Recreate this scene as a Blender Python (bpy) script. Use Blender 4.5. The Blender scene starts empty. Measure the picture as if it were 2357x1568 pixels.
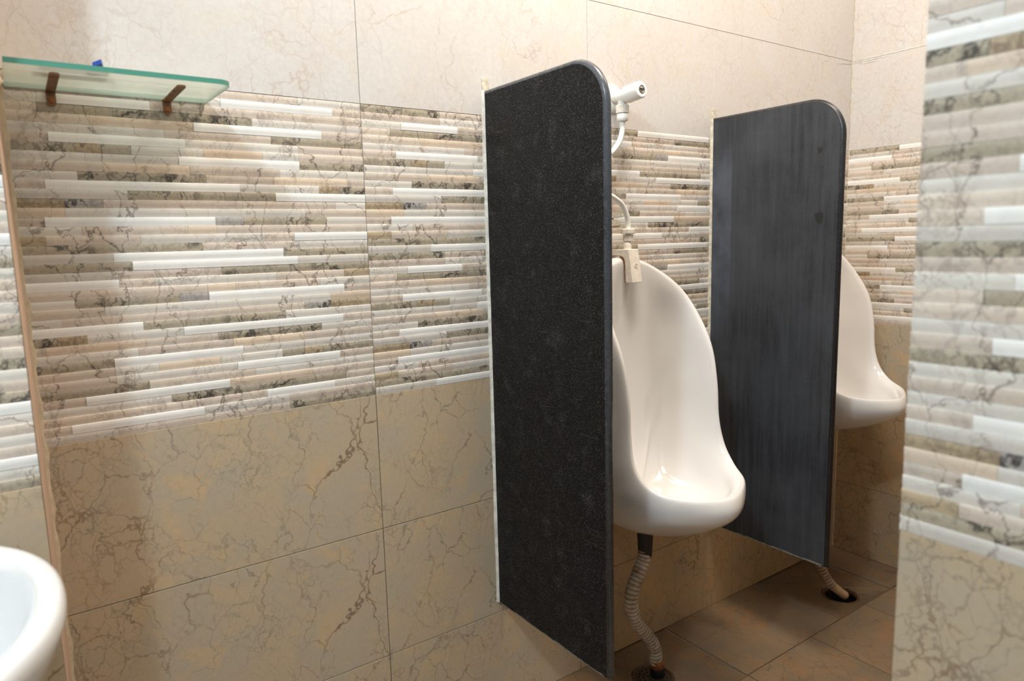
import bpy, math, random
from mathutils import Vector, Matrix, noise
random.seed(7)
S = bpy.context.scene
C = S.collection

# ------------------------------------------------------------------ camera
def eul(a, b, c):
    return Matrix.Rotation(a, 3, 'Z') @ Matrix.Rotation(b, 3, 'X') @ Matrix.Rotation(c, 3, 'Z')
cam_d = bpy.data.cameras.new('camera')
cam = bpy.data.objects.new('camera', cam_d); C.objects.link(cam)
CAMLOC = Vector((0.00914, -1.36277, 0.31852 + 0.862))
cam.matrix_world = Matrix.Translation(CAMLOC) @ eul(-0.614181, 1.428747, -0.025978).to_4x4()
cam_d.sensor_width = 36.0; cam_d.sensor_fit = 'HORIZONTAL'
cam_d.lens = 24.498
cam_d.clip_start = 0.01
cam_d.dof.use_dof = True
cam_d.dof.focus_distance = 1.75
cam_d.dof.aperture_fstop = 4.2
S.camera = cam

# ------------------------------------------------------------------ world, lamps, exposure
W_ = bpy.data.worlds.new('world'); S.world = W_; W_.use_nodes = True
W_.node_tree.nodes['Background'].inputs[0].default_value = (0.5, 0.42, 0.33, 1)
W_.node_tree.nodes['Background'].inputs[1].default_value = 0.2

def area(name, loc, target, size, power, col, sizey=None):
    l = bpy.data.lights.new(name, 'AREA'); l.energy = power; l.color = col
    l.shape = 'RECTANGLE' if sizey else 'DISK'; l.size = size
    if sizey: l.size_y = sizey
    o = bpy.data.objects.new(name, l); C.objects.link(o); o.location = loc
    d = Vector(target) - Vector(loc); o.rotation_euler = d.to_track_quat('-Z', 'Y').to_euler()
    return o
# cool ceiling lamp left of the camera: it throws the shadows of shelf, divider and valve
l = bpy.data.lights.new('ceiling_lamp', 'POINT'); l.energy = 80; l.color = (0.74, 0.88, 1.0); l.shadow_soft_size = 0.07
o = bpy.data.objects.new('ceiling_lamp', l); C.objects.link(o); o.location = (-0.656, -1.25, 2.62)
# warm lamp above the urinals
area('warm_lamp', (1.0, -0.62, 2.70), (1.15, -0.35, 0.9), 0.55, 34, (1.0, 0.88, 0.75), 0.5)
area('added_fill_corner', (1.98, -0.78, 2.70), (2.0, -0.3, 0.9), 0.4, 11, (1.0, 0.85, 0.70), 0.4)  # added unseen fill, brightens the right wall and the corner urinal

S.view_settings.view_transform = 'Standard'; S.view_settings.look = 'None'
S.view_settings.gamma = 1.0; S.view_settings.use_curve_mapping = False
S.view_settings.exposure = 0.0

# ------------------------------------------------------------------ helpers
FZ = 0.862                      # height of the bottom of the strip band above the floor
def lin(c):
    return tuple(((v / 255) / 12.92 if v / 255 <= 0.04045 else ((v / 255 + 0.055) / 1.055) ** 2.4) for v in c)

def tagk(o, kind='structure'):
    o['kind'] = kind; return o
def tag(o, label=None, cat=None, group=None):
    if label: o['label'] = label
    if cat: o['category'] = cat
    if group: o['group'] = group
    return o
def empty(name, loc, label, cat, group=None):
    o = bpy.data.objects.new(name, None); C.objects.link(o); o.location = loc
    o.empty_display_size = 0.05
    return tag(o, label, cat, group)

class MB:
    """collects faces; per-corner tint colour and tile coordinate"""
    def __init__(s): s.v = []; s.f = []; s.m = []; s.tint = []; s.tc = []; s.smooth = []
    def vert(s, p): s.v.append(tuple(p)); return len(s.v) - 1
    def face(s, idx, mat=0, tint=(1, 1, 1, 1), tc=None, smooth=False):
        s.f.append(tuple(idx)); s.m.append(mat); s.smooth.append(smooth)
        if isinstance(tint[0], (int, float)): tint = [tint] * len(idx)
        s.tint.append(tint)
        if tc is None: tc = [s.v[i] for i in idx]
        s.tc.append(tc)
    def quad(s, ps, mat=0, tint=(1, 1, 1, 1), tc=None, smooth=False):
        s.face([s.vert(p) for p in ps], mat, tint, tc, smooth)
    def box(s, a, b, mat=0, tint=(1, 1, 1, 1)):
        x0, y0, z0 = a; x1, y1, z1 = b
        c = [s.vert(p) for p in [(x0,y0,z0),(x1,y0,z0),(x1,y1,z0),(x0,y1,z0),(x0,y0,z1),(x1,y0,z1),(x1,y1,z1),(x0,y1,z1)]]
        for q in [(0,3,2,1),(4,5,6,7),(0,1,5,4),(1,2,6,5),(2,3,7,6),(3,0,4,7)]: s.face([c[i] for i in q], mat, tint)
    def grid(s, rows, closed_u=False, closed_v=False, mat=0, tintf=None, smooth=True, flip=False):
        n = len(rows); m = len(rows[0])
        ids = [[s.vert(p) for p in r] for r in rows]
        for i in range(n if closed_v else n - 1):
            for j in range(m if closed_u else m - 1):
                q = [(i, j), (i, (j+1) % m), ((i+1) % n, (j+1) % m), ((i+1) % n, j)]
                if flip: q = q[::-1]
                t = [tintf(a, b) for a, b in q] if tintf else (1, 1, 1, 1)
                s.face([ids[a][b] for a, b in q], mat, t, None, smooth)
        return ids
    def build(s, name, mats, parent=None, loc=None, bevel=0, weld=False):
        me = bpy.data.meshes.new(name)
        me.from_pydata(s.v, [], s.f); 
        if not isinstance(mats, (list, tuple)): mats = [mats]
        for m in mats: me.materials.append(m)
        me.polygons.foreach_set('material_index', s.m)
        me.polygons.foreach_set('use_smooth', s.smooth)
        ca = me.color_attributes.new('tint', 'FLOAT_COLOR', 'CORNER')
        ca.data.foreach_set('color', [x for t in s.tint for c in t for x in (c if len(c) == 4 else (*c, 1))])
        va = me.attributes.new('tc', 'FLOAT_VECTOR', 'CORNER')
        va.data.foreach_set('vector', [x for t in s.tc for c in t for x in c])
        me.update()
        o = bpy.data.objects.new(name, me); C.objects.link(o)
        if parent: o.parent = parent
        if loc: o.location = loc
        if bevel:
            b = o.modifiers.new('bevel', 'BEVEL'); b.width = bevel; b.segments = 3; b.limit_method = 'ANGLE'; b.angle_limit = math.radians(40)
            for p in me.polygons: p.use_smooth = True
            w = o.modifiers.new('wn', 'WEIGHTED_NORMAL'); w.keep_sharp = False
        return o

def catmull(pts, n):
    pts = [Vector(p) for p in pts]; out = []
    P = [2 * pts[0] - pts[1]] + pts + [2 * pts[-1] - pts[-2]]
    for i in range(1, len(P) - 2):
        a, b, c, d = P[i-1], P[i], P[i+1], P[i+2]
        for k in range(n):
            t = k / n
            out.append(0.5 * ((2*b) + (c-a)*t + (2*a-5*b+4*c-d)*t*t + (3*b-a-3*c+d)*t**3))
    out.append(pts[-1]); return out

def tube(mb, path, radf, seg=20, tintf=None, mat=0, caps=True):
    """sweep a circle along path; radf(s) with s the arc length"""
    path = [Vector(p) for p in path]; t0 = (path[1] - path[0]).normalized()
    n = t0.orthogonal().normalized(); rows = []; L = 0; ls = []
    for i, p in enumerate(path):
        if i: L += (p - path[i-1]).length
        ls.append(L)
        t = (path[min(i+1, len(path)-1)] - path[max(i-1, 0)]).normalized()
        n = (n - t * n.dot(t)).normalized(); b = t.cross(n)
        r = radf(L) if callable(radf) else radf
        rows.append([p + (n * math.cos(a) + b * math.sin(a)) * r for a in [2*math.pi*k/seg for k in range(seg)]])
    tf = (lambda i, j: tintf(ls[i], rows[i][j])) if tintf else None
    ids = mb.grid(rows, closed_u=True, mat=mat, tintf=tf)
    if caps:
        mb.face(ids[0][::-1], mat, tintf(0, rows[0][0]) if tintf else (1,1,1,1)); mb.face(ids[-1], mat, tintf(ls[-1], rows[-1][0]) if tintf else (1,1,1,1))
    return ls[-1]

def lathe(mb, origin, axis, prof, seg=32, mat=0, sides=None, smooth=True):
    """prof = list of (along axis, radius)"""
    axis = Vector(axis).normalized(); n = axis.orthogonal().normalized(); b = axis.cross(n); rows = []
    for h, r in prof:
        rows.append([Vector(origin) + axis*h + (n*math.cos(2*math.pi*k/seg) + b*math.sin(2*math.pi*k/seg)) * max(r, 1e-5) for k in range(seg)])
    mb.grid(rows, closed_u=True, mat=mat, smooth=smooth)

# ------------------------------------------------------------------ materials
def newmat(name):
    m = bpy.data.materials.new(name); m.use_nodes = True
    nt = m.node_tree; b = nt.nodes['Principled BSDF']; return m, nt, b
def N(nt, t, **kw):
    n = nt.nodes.new(t)
    for k, v in kw.items(): setattr(n, k, v)
    return n
def simple(name, col, rough=0.5, metal=0, coat=0, noise_amt=0, nscale=20, bump=0, bscale=200):
    m, nt, b = newmat(name)
    b.inputs['Base Color'].default_value = (*lin(col), 1); b.inputs['Roughness'].default_value = rough
    b.inputs['Metallic'].default_value = metal; b.inputs['Coat Weight'].default_value = coat
    if noise_amt or bump:
        tc = N(nt, 'ShaderNodeTexCoord')
    if noise_amt:
        nz = N(nt, 'ShaderNodeTexNoise'); nz.inputs['Scale'].default_value = nscale; nz.inputs['Detail'].default_value = 6
        nt.links.new(tc.outputs['Object'], nz.inputs['Vector'])
        mx = N(nt, 'ShaderNodeMix', data_type='RGBA', blend_type='MULTIPLY'); mx.inputs[0].default_value = 1
        mr = N(nt, 'ShaderNodeMapRange'); mr.inputs[1].default_value = .3; mr.inputs[2].default_value = .7; mr.inputs[3].default_value = 1 - noise_amt; mr.inputs[4].default_value = 1 + noise_amt * .3
        nt.links.new(nz.outputs['Fac'], mr.inputs[0]); mx.inputs[6].default_value = (*lin(col), 1)
        nt.links.new(mr.outputs[0], mx.inputs[7]); nt.links.new(mx.outputs[2], b.inputs['Base Color'])
    if bump:
        nb = N(nt, 'ShaderNodeTexNoise'); nb.inputs['Scale'].default_value = bscale
        nt.links.new(tc.outputs['Object'], nb.inputs['Vector'])
        bp = N(nt, 'ShaderNodeBump'); bp.inputs['Strength'].default_value = bump; bp.inputs['Distance'].default_value = .002
        nt.links.new(nb.outputs['Fac'], bp.inputs['Height']); nt.links.new(bp.outputs[0], b.inputs['Normal'])
    return m

def math_(nt, op, a, b_=None, clamp=False):
    n = N(nt, 'ShaderNodeMath', operation=op); n.use_clamp = clamp
    for i, v in enumerate((a, b_)):
        if v is None: continue
        if isinstance(v, (int, float)): n.inputs[i].default_value = v
        else: nt.links.new(v, n.inputs[i])
    return n.outputs[0]
def rng(nt, src, a, b_, c=0., d=1., smooth=False):
    n = N(nt, 'ShaderNodeMapRange'); n.clamp = True
    if smooth: n.interpolation_type = 'SMOOTHSTEP'
    nt.links.new(src, n.inputs[0])
    for i, v in zip((1, 2, 3, 4), (a, b_, c, d)): n.inputs[i].default_value = v
    return n.outputs[0]
def noise_(nt, vec, scale, detail=4, rough=.55, dist=0, col=False):
    n = N(nt, 'ShaderNodeTexNoise'); n.inputs['Scale'].default_value = scale; n.inputs['Detail'].default_value = detail
    n.inputs['Roughness'].default_value = rough; n.inputs['Distortion'].default_value = dist
    nt.links.new(vec, n.inputs['Vector']); return n.outputs['Color' if col else 'Fac']
def offs(nt, vec, o, sc=(1, 1, 1), rot=0):
    n = N(nt, 'ShaderNodeMapping'); n.inputs['Rotation'].default_value = (0, rot, 0); n.inputs['Location'].default_value = o; n.inputs['Scale'].default_value = sc
    nt.links.new(vec, n.inputs['Vector']); return n.outputs[0]
def warp(nt, vec, scale, amt, detail=4):
    c = noise_(nt, vec, scale, detail, .6, col=True)
    s = N(nt, 'ShaderNodeVectorMath', operation='SUBTRACT'); nt.links.new(c, s.inputs[0]); s.inputs[1].default_value = (.5, .5, .5)
    m = N(nt, 'ShaderNodeVectorMath', operation='SCALE'); nt.links.new(s.outputs[0], m.inputs[0]); m.inputs['Scale'].default_value = amt
    a = N(nt, 'ShaderNodeVectorMath', operation='ADD'); nt.links.new(vec, a.inputs[0]); nt.links.new(m.outputs[0], a.inputs[1])
    return a.outputs[0]
def crack(nt, vec, scale, width, warp_s, warp_a, mask_s, mlo, mhi, o=(0,0,0), sc=(1,1,1), rot=0, wd=5):
    v = offs(nt, warp(nt, vec, warp_s, warp_a, wd), o, sc, rot)
    vo = N(nt, 'ShaderNodeTexVoronoi', feature='DISTANCE_TO_EDGE'); vo.inputs['Scale'].default_value = scale
    nt.links.new(v, vo.inputs['Vector'])
    line = rng(nt, vo.outputs['Distance'], 0, width, 1, 0)
    mask = rng(nt, noise_(nt, offs(nt, vec, (o[0]+3, o[1]+5, o[2]+1)), mask_s, 3), mlo, mhi)
    return math_(nt, 'MULTIPLY', line, mask)
def mixc(nt, fac, a, b_, blend='MIX'):
    n = N(nt, 'ShaderNodeMix', data_type='RGBA', blend_type=blend)
    if isinstance(fac, (int, float)): n.inputs[0].default_value = fac
    else: nt.links.new(fac, n.inputs[0])
    for i, v in ((6, a), (7, b_)):
        if isinstance(v, tuple): n.inputs[i].default_value = (*v[:3], 1)
        else: nt.links.new(v, n.inputs[i])
    return n.outputs[2]
def attr(nt, name, out='Vector'):
    n = N(nt, 'ShaderNodeAttribute'); n.attribute_name = name; return n.outputs[out]

def mat_marble(name, c0, c1, c2, vein, vstr, rough, fine=1.0, vein2=None, dark_mask=(.42, .62)):
    m, nt, b = newmat(name); tc = attr(nt, 'tc')
    base = mixc(nt, rng(nt, noise_(nt, tc, 7, 5, .6, .6), .38, .62, smooth=True), lin(c0), lin(c1))
    base = mixc(nt, rng(nt, noise_(nt, offs(nt, tc, (9, 2, 4)), 11, 5, .6, 1.0), .52, .66, smooth=True), base, lin(c2))
    base = mixc(nt, rng(nt, noise_(nt, tc, 90, 4, .7), .35, .7, 0, .30), base, (lin(c0)[0]*.66, lin(c0)[1]*.64, lin(c0)[2]*.60))
    k1 = crack(nt, tc, 6.0, .014, 8, .13, 4, .44, .60, (0, 0, 0), (1.5, 1, .75), .75, 4)
    k2 = crack(nt, tc, 14, .026, 16, .07, 5, .43, .60, (5, 3, 7), (1.4, 1, .8), .75, 4)
    k3 = crack(nt, tc, 34, .045, 40, .035, 7, .46, .62, (1, 8, 2), (1.3, 1, .8), .75, 3)
    k = math_(nt, 'MULTIPLY', math_(nt, 'MAXIMUM', math_(nt, 'MAXIMUM', math_(nt, 'MULTIPLY', k1, .85), math_(nt, 'MULTIPLY', k2, .62)), math_(nt, 'MULTIPLY', k3, .45)), vstr)
    vc = mixc(nt, rng(nt, noise_(nt, offs(nt, tc, (3, 3, 9)), 5, 2), .45, .58), lin(vein), lin(vein2 or vein))
    col = mixc(nt, k, base, vc)
    # pin holes
    ph = rng(nt, noise_(nt, tc, 260, 2, .5), .27, .31, 1, 0)
    col = mixc(nt, math_(nt, 'MULTIPLY', ph, .4 * vstr), col, lin(vein))
    col = mixc(nt, 1.0, col, attr(nt, 'tint', 'Color'), 'MULTIPLY')
    nt.links.new(col, b.inputs['Base Color']); b.inputs['Roughness'].default_value = rough
    bp = N(nt, 'ShaderNodeBump'); bp.inputs['Strength'].default_value = .12; bp.inputs['Distance'].default_value = .001
    nt.links.new(noise_(nt, tc, 30, 3), bp.inputs['Height']); nt.links.new(bp.outputs[0], b.inputs['Normal'])
    return m
M = {}
M['lower'] = mat_marble('beige_marble_tile', (192, 172, 144), (184, 171, 150), (198, 174, 140), (108, 68, 36), 1.0, .33, vein2=(88, 86, 80))
M['floor'] = mat_marble('floor_marble_tile', (132, 110, 86), (120, 105, 87), (136, 108, 80), (80, 54, 34), .95, .30, vein2=(70, 58, 46))
M['upper'] = mat_marble('cream_wall_tile', (208, 205, 202), (206, 201, 197), (208, 202, 194), (166, 138, 116), .52, .28, vein2=(176, 162, 148))

def mat_strip():
    m, nt, b = newmat('strip_mosaic_tile'); tc = attr(nt, 'tc')
    at = N(nt, 'ShaderNodeAttribute'); at.attribute_name = 'tint'
    col = at.outputs['Color']; al = at.outputs['Alpha']
    col = mixc(nt, rng(nt, noise_(nt, tc, 14, 5, .65, .8), .35, .65, 0, .30), col, mixc(nt, 1.0, col, (.99, .90, .80), 'MULTIPLY'))
    col = mixc(nt, rng(nt, noise_(nt, offs(nt, tc, (4, 4, 4)), 22, 5, .65, .8), .45, .7, 0, .35), col, mixc(nt, 1.0, col, (.80, .80, .80), 'MULTIPLY'))
    # speckled dark strips
    sp = rng(nt, noise_(nt, tc, 160, 5, .75), .50, .62)
    col = mixc(nt, math_(nt, 'MULTIPLY', math_(nt, 'MULTIPLY', sp, rng(nt, al, .5, 1, 0, 1)), .42), col, lin((112, 104, 88)))
    k1 = crack(nt, tc, 8.5, .020, 12, .13, 5, .36, .46, (0, 0, 0), (1.7, 1, .7))
    k2 = crack(nt, tc, 22, .060, 26, .09, 8, .45, .57, (5, 3, 7), (1.4, 1, .8))
    al1 = math_(nt, 'MULTIPLY', al, 1.5, clamp=True)
    k = math_(nt, 'MAXIMUM', math_(nt, 'MULTIPLY', k1, al1), math_(nt, 'MULTIPLY', math_(nt, 'MULTIPLY', k2, al), .7))
    k3 = math_(nt, 'MULTIPLY', crack(nt, tc, 26, .13, 18, .12, 9, .50, .58, (2, 9, 1), (1.6, 1, .7)), rng(nt, al, .6, 1))
    col = mixc(nt, math_(nt, 'MULTIPLY', k, .88), col, mixc(nt, rng(nt, al, .6, 1), lin((112, 94, 82)), lin((66, 62, 60))))
    col = mixc(nt, math_(nt, 'MULTIPLY', k3, .95), col, lin((44, 43, 43)))
    nt.links.new(col, b.inputs['Base Color']); b.inputs['Roughness'].default_value = .32
    return m
M['strip'] = mat_strip()
M['grout'] = simple('grout_joint', (150, 138, 120), .9, noise_amt=.5, nscale=15)
M['grout_dark'] = simple('dirty_floor_joint', (92, 68, 46), .9, noise_amt=.6, nscale=12)
M['paint'] = simple('painted_plaster', (198, 195, 189), .8)
M['cream'] = simple('cream_plaster', (216, 198, 170), .8, noise_amt=.2, nscale=60, bump=.4)
M['pink'] = simple('tile_cut_edge', (206, 176, 152), .8, noise_amt=.15, nscale=40)
M['sealant'] = simple('white_sealant', (226, 224, 214), .6, noise_amt=.3, nscale=70, bump=.4, bscale=120)
M['sealant_old'] = simple('yellowed_sealant', (214, 207, 188), .7, noise_amt=.35, nscale=90, bump=.5, bscale=150)

def mat_granite(name, c, dust, dstr, streak, rough, wall_band=False, spec=.35):
    m, nt, b = newmat(name); tcn = N(nt, 'ShaderNodeTexCoord'); tc = tcn.outputs['Object']
    st = rng(nt, noise_(nt, offs(nt, tc, (0, 0, 0), (1, 30, 1.6)), 2.6, 6, .7), .38, .68, 0, streak)
    cl = rng(nt, noise_(nt, tc, 4.5, 5, .6), .42, .68, 0, streak * 1.1)
    col = mixc(nt, st, lin(c), lin(dust)); col = mixc(nt, cl, col, lin(dust))
    if wall_band:      # paler bluish band along the wall, with an upright edge
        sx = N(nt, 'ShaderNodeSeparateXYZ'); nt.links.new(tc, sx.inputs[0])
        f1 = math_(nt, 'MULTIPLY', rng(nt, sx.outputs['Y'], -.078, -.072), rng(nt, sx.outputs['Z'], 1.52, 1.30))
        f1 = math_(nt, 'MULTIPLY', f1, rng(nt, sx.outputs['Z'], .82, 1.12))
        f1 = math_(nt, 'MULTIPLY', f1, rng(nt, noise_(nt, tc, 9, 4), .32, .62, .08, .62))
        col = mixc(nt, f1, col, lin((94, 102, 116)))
    sp = rng(nt, noise_(nt, tc, 560, 2, .5), .63, .70); col = mixc(nt, math_(nt, 'MULTIPLY', sp, dstr), col, lin((170, 170, 168)))
    g = rng(nt, noise_(nt, tc, 700, 2, .6), .45, .7, 0, .25); col = mixc(nt, g, col, lin(dust))
    # fine hair scratches, short and curled, and a few longer horizontal ones near the top
    sc = crack(nt, tc, 110, .030, 80, .035, 22, .56, .66, (1, 1, 1), (1, 1.6, .7))
    col = mixc(nt, math_(nt, 'MULTIPLY', sc, dstr * .55), col, lin((150, 150, 150)))
    s2 = rng(nt, noise_(nt, offs(nt, tc, (0, 2, 5), (1, 2.2, 120)), 3, 2, .5), .70, .76)
    col = mixc(nt, math_(nt, 'MULTIPLY', s2, dstr * .35), col, lin((140, 140, 140)))
    nt.links.new(col, b.inputs['Base Color']); b.inputs['Roughness'].default_value = rough; b.inputs['Specular IOR Level'].default_value = spec
    r = rng(nt, noise_(nt, tc, 30, 4), .3, .7, rough - .06, rough + .1); nt.links.new(r, b.inputs['Roughness'])
    return m
M['granite'] = mat_granite('black_granite', (5, 6, 8), (16, 17, 20), .95, .35, .5, spec=.22)
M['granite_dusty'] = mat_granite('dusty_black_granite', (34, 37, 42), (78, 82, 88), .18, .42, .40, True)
M['granite_edge'] = mat_granite('highlit_granite_edge', (46, 49, 54), (84, 88, 94), .45, .7, .25)  # edge colour lightened to carry the highlights of the rounded rim
M['granite_edge_dark'] = mat_granite('dark_granite_edge', (26, 27, 30), (52, 54, 58), .3, .5, .30)
M['granite_raw'] = simple('chipped_granite_edge', (120, 118, 108), .8, noise_amt=.55, nscale=90, bump=.8, bscale=200)
M['porcelain'] = simple('white_porcelain', (230, 228, 226), .10, coat=.4)
M['basin'] = simple('basin_porcelain', (220, 220, 220), .16, coat=.3)
M['plastic'] = simple('white_plastic', (240, 240, 236), .28)
M['plastic_old'] = simple('yellowed_white_plastic', (238, 231, 220), .38, noise_amt=.14, nscale=90)
M['rust'] = simple('rust_stain', (150, 92, 40), .8, noise_amt=.5, nscale=120)
M['screwmetal'] = simple('steel_screw', (150, 148, 142), .35, metal=.8)
M['black'] = simple('black_rubber', (22, 21, 21), .5, noise_amt=.3, nscale=60)
M['dark'] = simple('dark_gap', (12, 10, 9), .9)
M['bracket'] = simple('rusty_bracket', (138, 104, 74), .65, metal=.3, noise_amt=.55, nscale=60, bump=.5, bscale=180)
M['blue'] = simple('blue_plastic', (30, 74, 160), .4)
M['greyplastic'] = simple('dark_grey_plastic', (54, 60, 68), .5)
def mat_tint(name, rough, stain=.4):
    m, nt, b = newmat(name); tc = N(nt, 'ShaderNodeTexCoord').outputs['Object']
    col = attr(nt, 'tint', 'Color')
    col = mixc(nt, rng(nt, noise_(nt, tc, 38, 5, .65), .48, .66, 0, stain), col, lin((112, 78, 46)))
    nt.links.new(col, b.inputs['Base Color']); b.inputs['Roughness'].default_value = rough; return m
M['hose'] = mat_tint('stained_corrugated_plastic', .5, .75)
def mat_glass():
    m, nt, b = newmat('frosted_glass'); out = nt.nodes['Material Output']
    tr = N(nt, 'ShaderNodeBsdfTransparent'); tr.inputs[0].default_value = (.93, .965, .93, 1)
    tl = N(nt, 'ShaderNodeBsdfTranslucent'); tl.inputs[0].default_value = (.97, 1.0, .93, 1)
    df = N(nt, 'ShaderNodeBsdfDiffuse'); df.inputs[0].default_value = (.86, .90, .80, 1)
    m1 = N(nt, 'ShaderNodeMixShader'); m1.inputs[0].default_value = .22
    nt.links.new(tl.outputs[0], m1.inputs[1]); nt.links.new(df.outputs[0], m1.inputs[2])
    m2 = N(nt, 'ShaderNodeMixShader'); m2.inputs[0].default_value = .36
    nt.links.new(tr.outputs[0], m2.inputs[1]); nt.links.new(m1.outputs[0], m2.inputs[2])
    gl = N(nt, 'ShaderNodeBsdfGlossy'); gl.inputs['Roughness'].default_value = .12
    fr = N(nt, 'ShaderNodeFresnel'); fr.inputs[0].default_value = 1.45
    m3 = N(nt, 'ShaderNodeMixShader'); nt.links.new(math_(nt, 'MULTIPLY', fr.outputs[0], .6), m3.inputs[0])
    nt.links.new(m2.outputs[0], m3.inputs[1]); nt.links.new(gl.outputs[0], m3.inputs[2])
    nt.links.new(m3.outputs[0], out.inputs['Surface']); return m
M['glass'] = mat_glass()
M['glass_edge'] = simple('green_glass_edge', (74, 138, 120), .25)

# ------------------------------------------------------------------ strip tile design (0.61 x 0.30 m, 20 rows)
TW, TH, RH = 0.61, 0.30, 0.015
COL = dict(W=(246, 246, 243, .05), L=(220, 215, 207, .55), P=(215, 202, 189, .65), D=(178, 168, 150, 1.0),
           B=(188, 170, 143, .75), G=(182, 177, 173, 1.0), O=(224, 206, 186, .40))
ROWS = [
 [('D', .30), ('P', .56), ('P', .79), ('L', 1)],
 [('P', .30), ('L', .559), ('W', .902), ('P', 1)],
 [('L', .145), ('W', .37), ('P', .62), ('P', 1)],
 [('P', .104), ('D', .34), ('D', .646), ('L', 1)],
 [('P', .22), ('O', .479), ('W', .861), ('P', 1)],
 [('L', .40), ('P', .70), ('D', 1)],
 [('P', .121), ('W', .453), ('L', .783), ('P', 1)],
 [('D', .18), ('B', .24), ('D', .312), ('L', .50), ('O', .67), ('L', .783), ('P', 1)],
 [('L', .20), ('L', .432), ('W', .783), ('D', 1)],
 [('P', .24), ('O', .46), ('P', .72), ('L', 1)],
 [('L', .178), ('D', .502), ('P', .70), ('O', .94), ('P', 1)],
 [('P', .102), ('W', .596), ('L', .842), ('B', .91), ('D', 1)],
 [('L', .293), ('D', .55), ('D', .701), ('W', 1)],
 [('B', .142), ('G', .231), ('P', .60), ('P', .895), ('L', 1)],
 [('O', .14), ('L', .50), ('L', .792), ('P', 1)],
 [('P', .092), ('W', .518), ('G', .60), ('D', .861), ('L', 1)],
 [('L', .174), ('P', .44), ('O', .52), ('P', 1)],
 [('B', .09), ('P', .313), ('L', .66), ('P', .751), ('W', 1)],
 [('D', .476), ('P', .75), ('L', 1)],
 [('L', .242), ('W', .713), ('D', 1)],
]
PROF = [(0.0, 0.0), (0.05, .0015), (0.14, .0018), (0.56, .0016), (0.70, .0010), (1.0, .0005)]
def strip_tile(mb, org, U, Nn, flip, s0=0., s1=1., seed=0):
    """org = top left corner (Vector), U = unit vector along the wall, Nn = outward normal"""
    org = Vector(org); U = Vector(U); Nn = Vector(Nn); Z = Vector((0, 0, 1)); rnd = random.Random(5)
    for r in range(20):
        src = ROWS[19 - r] if flip else ROWS[r]
        segs = []; a = 0
        for k, e in src: segs.append((k, a, e)); a = e
        if flip: segs = [(k, 1 - e, 1 - a) for k, a, e in segs][::-1]
        rowjit = ((r * 7 + (3 if flip else 0)) % 5 - 2) * .0002
        for k, a, e in segs:
            a_, e_ = max(a, s0), min(e, s1)
            if e_ <= a_: continue
            rnd.seed(int(a * 1000) + r * 31)
            c = COL[k]; j = rnd.uniform(-7, 7)
            t = (*lin((min(c[0] + j, 246), min(c[1] + j, 245), min(c[2] + j * .9, 242))), c[3])
            ex = (.0009 if k == 'W' else rnd.uniform(-.0003, .0003)) + rowjit
            x0 = a_ * TW + .0002; x1 = e_ * TW - .0002
            if a_ == s0 and s0 == 0: x0 += .0005
            if e_ == s1 and s1 == 1: x1 -= .0005
            pts = []
            for pt, po in PROF:
                z = -(r + pt) * RH; po2 = max(po + ex + .0006, .0002)
                pts.append((z, po2))
            A = [mb.vert(org + U * x0 + Z * z + Nn * po) for z, po in pts]
            B = [mb.vert(org + U * x1 + Z * z + Nn * po) for z, po in pts]
            def tcf(x, z):
                return (TW - x, 0, -TH - z) if flip else (x, 0, z)
            A2 = [mb.vert(mb.v[q]) for q in A]; B2 = [mb.vert(mb.v[q]) for q in B]
            for i in range(len(pts) - 1):
                if i == 0: AA, BB = A2, B2
                else: AA, BB = A, B
                z0_, z1_ = pts[i][0], pts[i+1][0]
                mb.face([AA[i], AA[i+1], BB[i+1], BB[i]], 0, t, [tcf(x0, z0_), tcf(x0, z1_), tcf(x1, z1_), tcf(x1, z0_)], smooth=(i > 0))
            # end faces
            for V_, x in ((A2, x0), (B2, x1)):
                q = [mb.vert(org + U * x + Z * pts[0][0]), mb.vert(org + U * x + Z * pts[-1][0])]
                loop = [q[0]] + V_ + [q[1]]
                if V_ is B2: loop = loop[::-1]
                mb.face(loop, 0, t, [tcf(x, 0)] * len(loop))
def flat_tile(mb, org, U, V, Nn, w, h, tcoff, mat, gap=.0012, tint=(1, 1, 1, 1), out=.0012, bev=.0006):
    """org corner, U,V unit directions"""
    org = Vector(org); U = Vector(U); V = Vector(V); Nn = Vector(Nn)
    g = gap / 2; b = bev
    def P(u, v, o): return org + U * u + V * v + Nn * o
    def T(u, v): return (tcoff[0] + u, tcoff[1], tcoff[2] + v)
    c = [(g, g), (w - g, g), (w - g, h - g), (g, h - g)]
    ci = [(g + b, g + b), (w - g - b, g + b), (w - g - b, h - g - b), (g + b, h - g - b)]
    mb.quad([P(u, v, out) for u, v in ci], mat, tint, [T(u, v) for u, v in ci])
    for i in range(4):
        j = (i + 1) % 4
        mb.quad([P(*c[i], 0), P(*c[j], 0), P(*ci[j], out), P(*ci[i], out)], mat, tint, [T(*c[i]), T(*c[j]), T(*ci[j]), T(*ci[i])])

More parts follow.
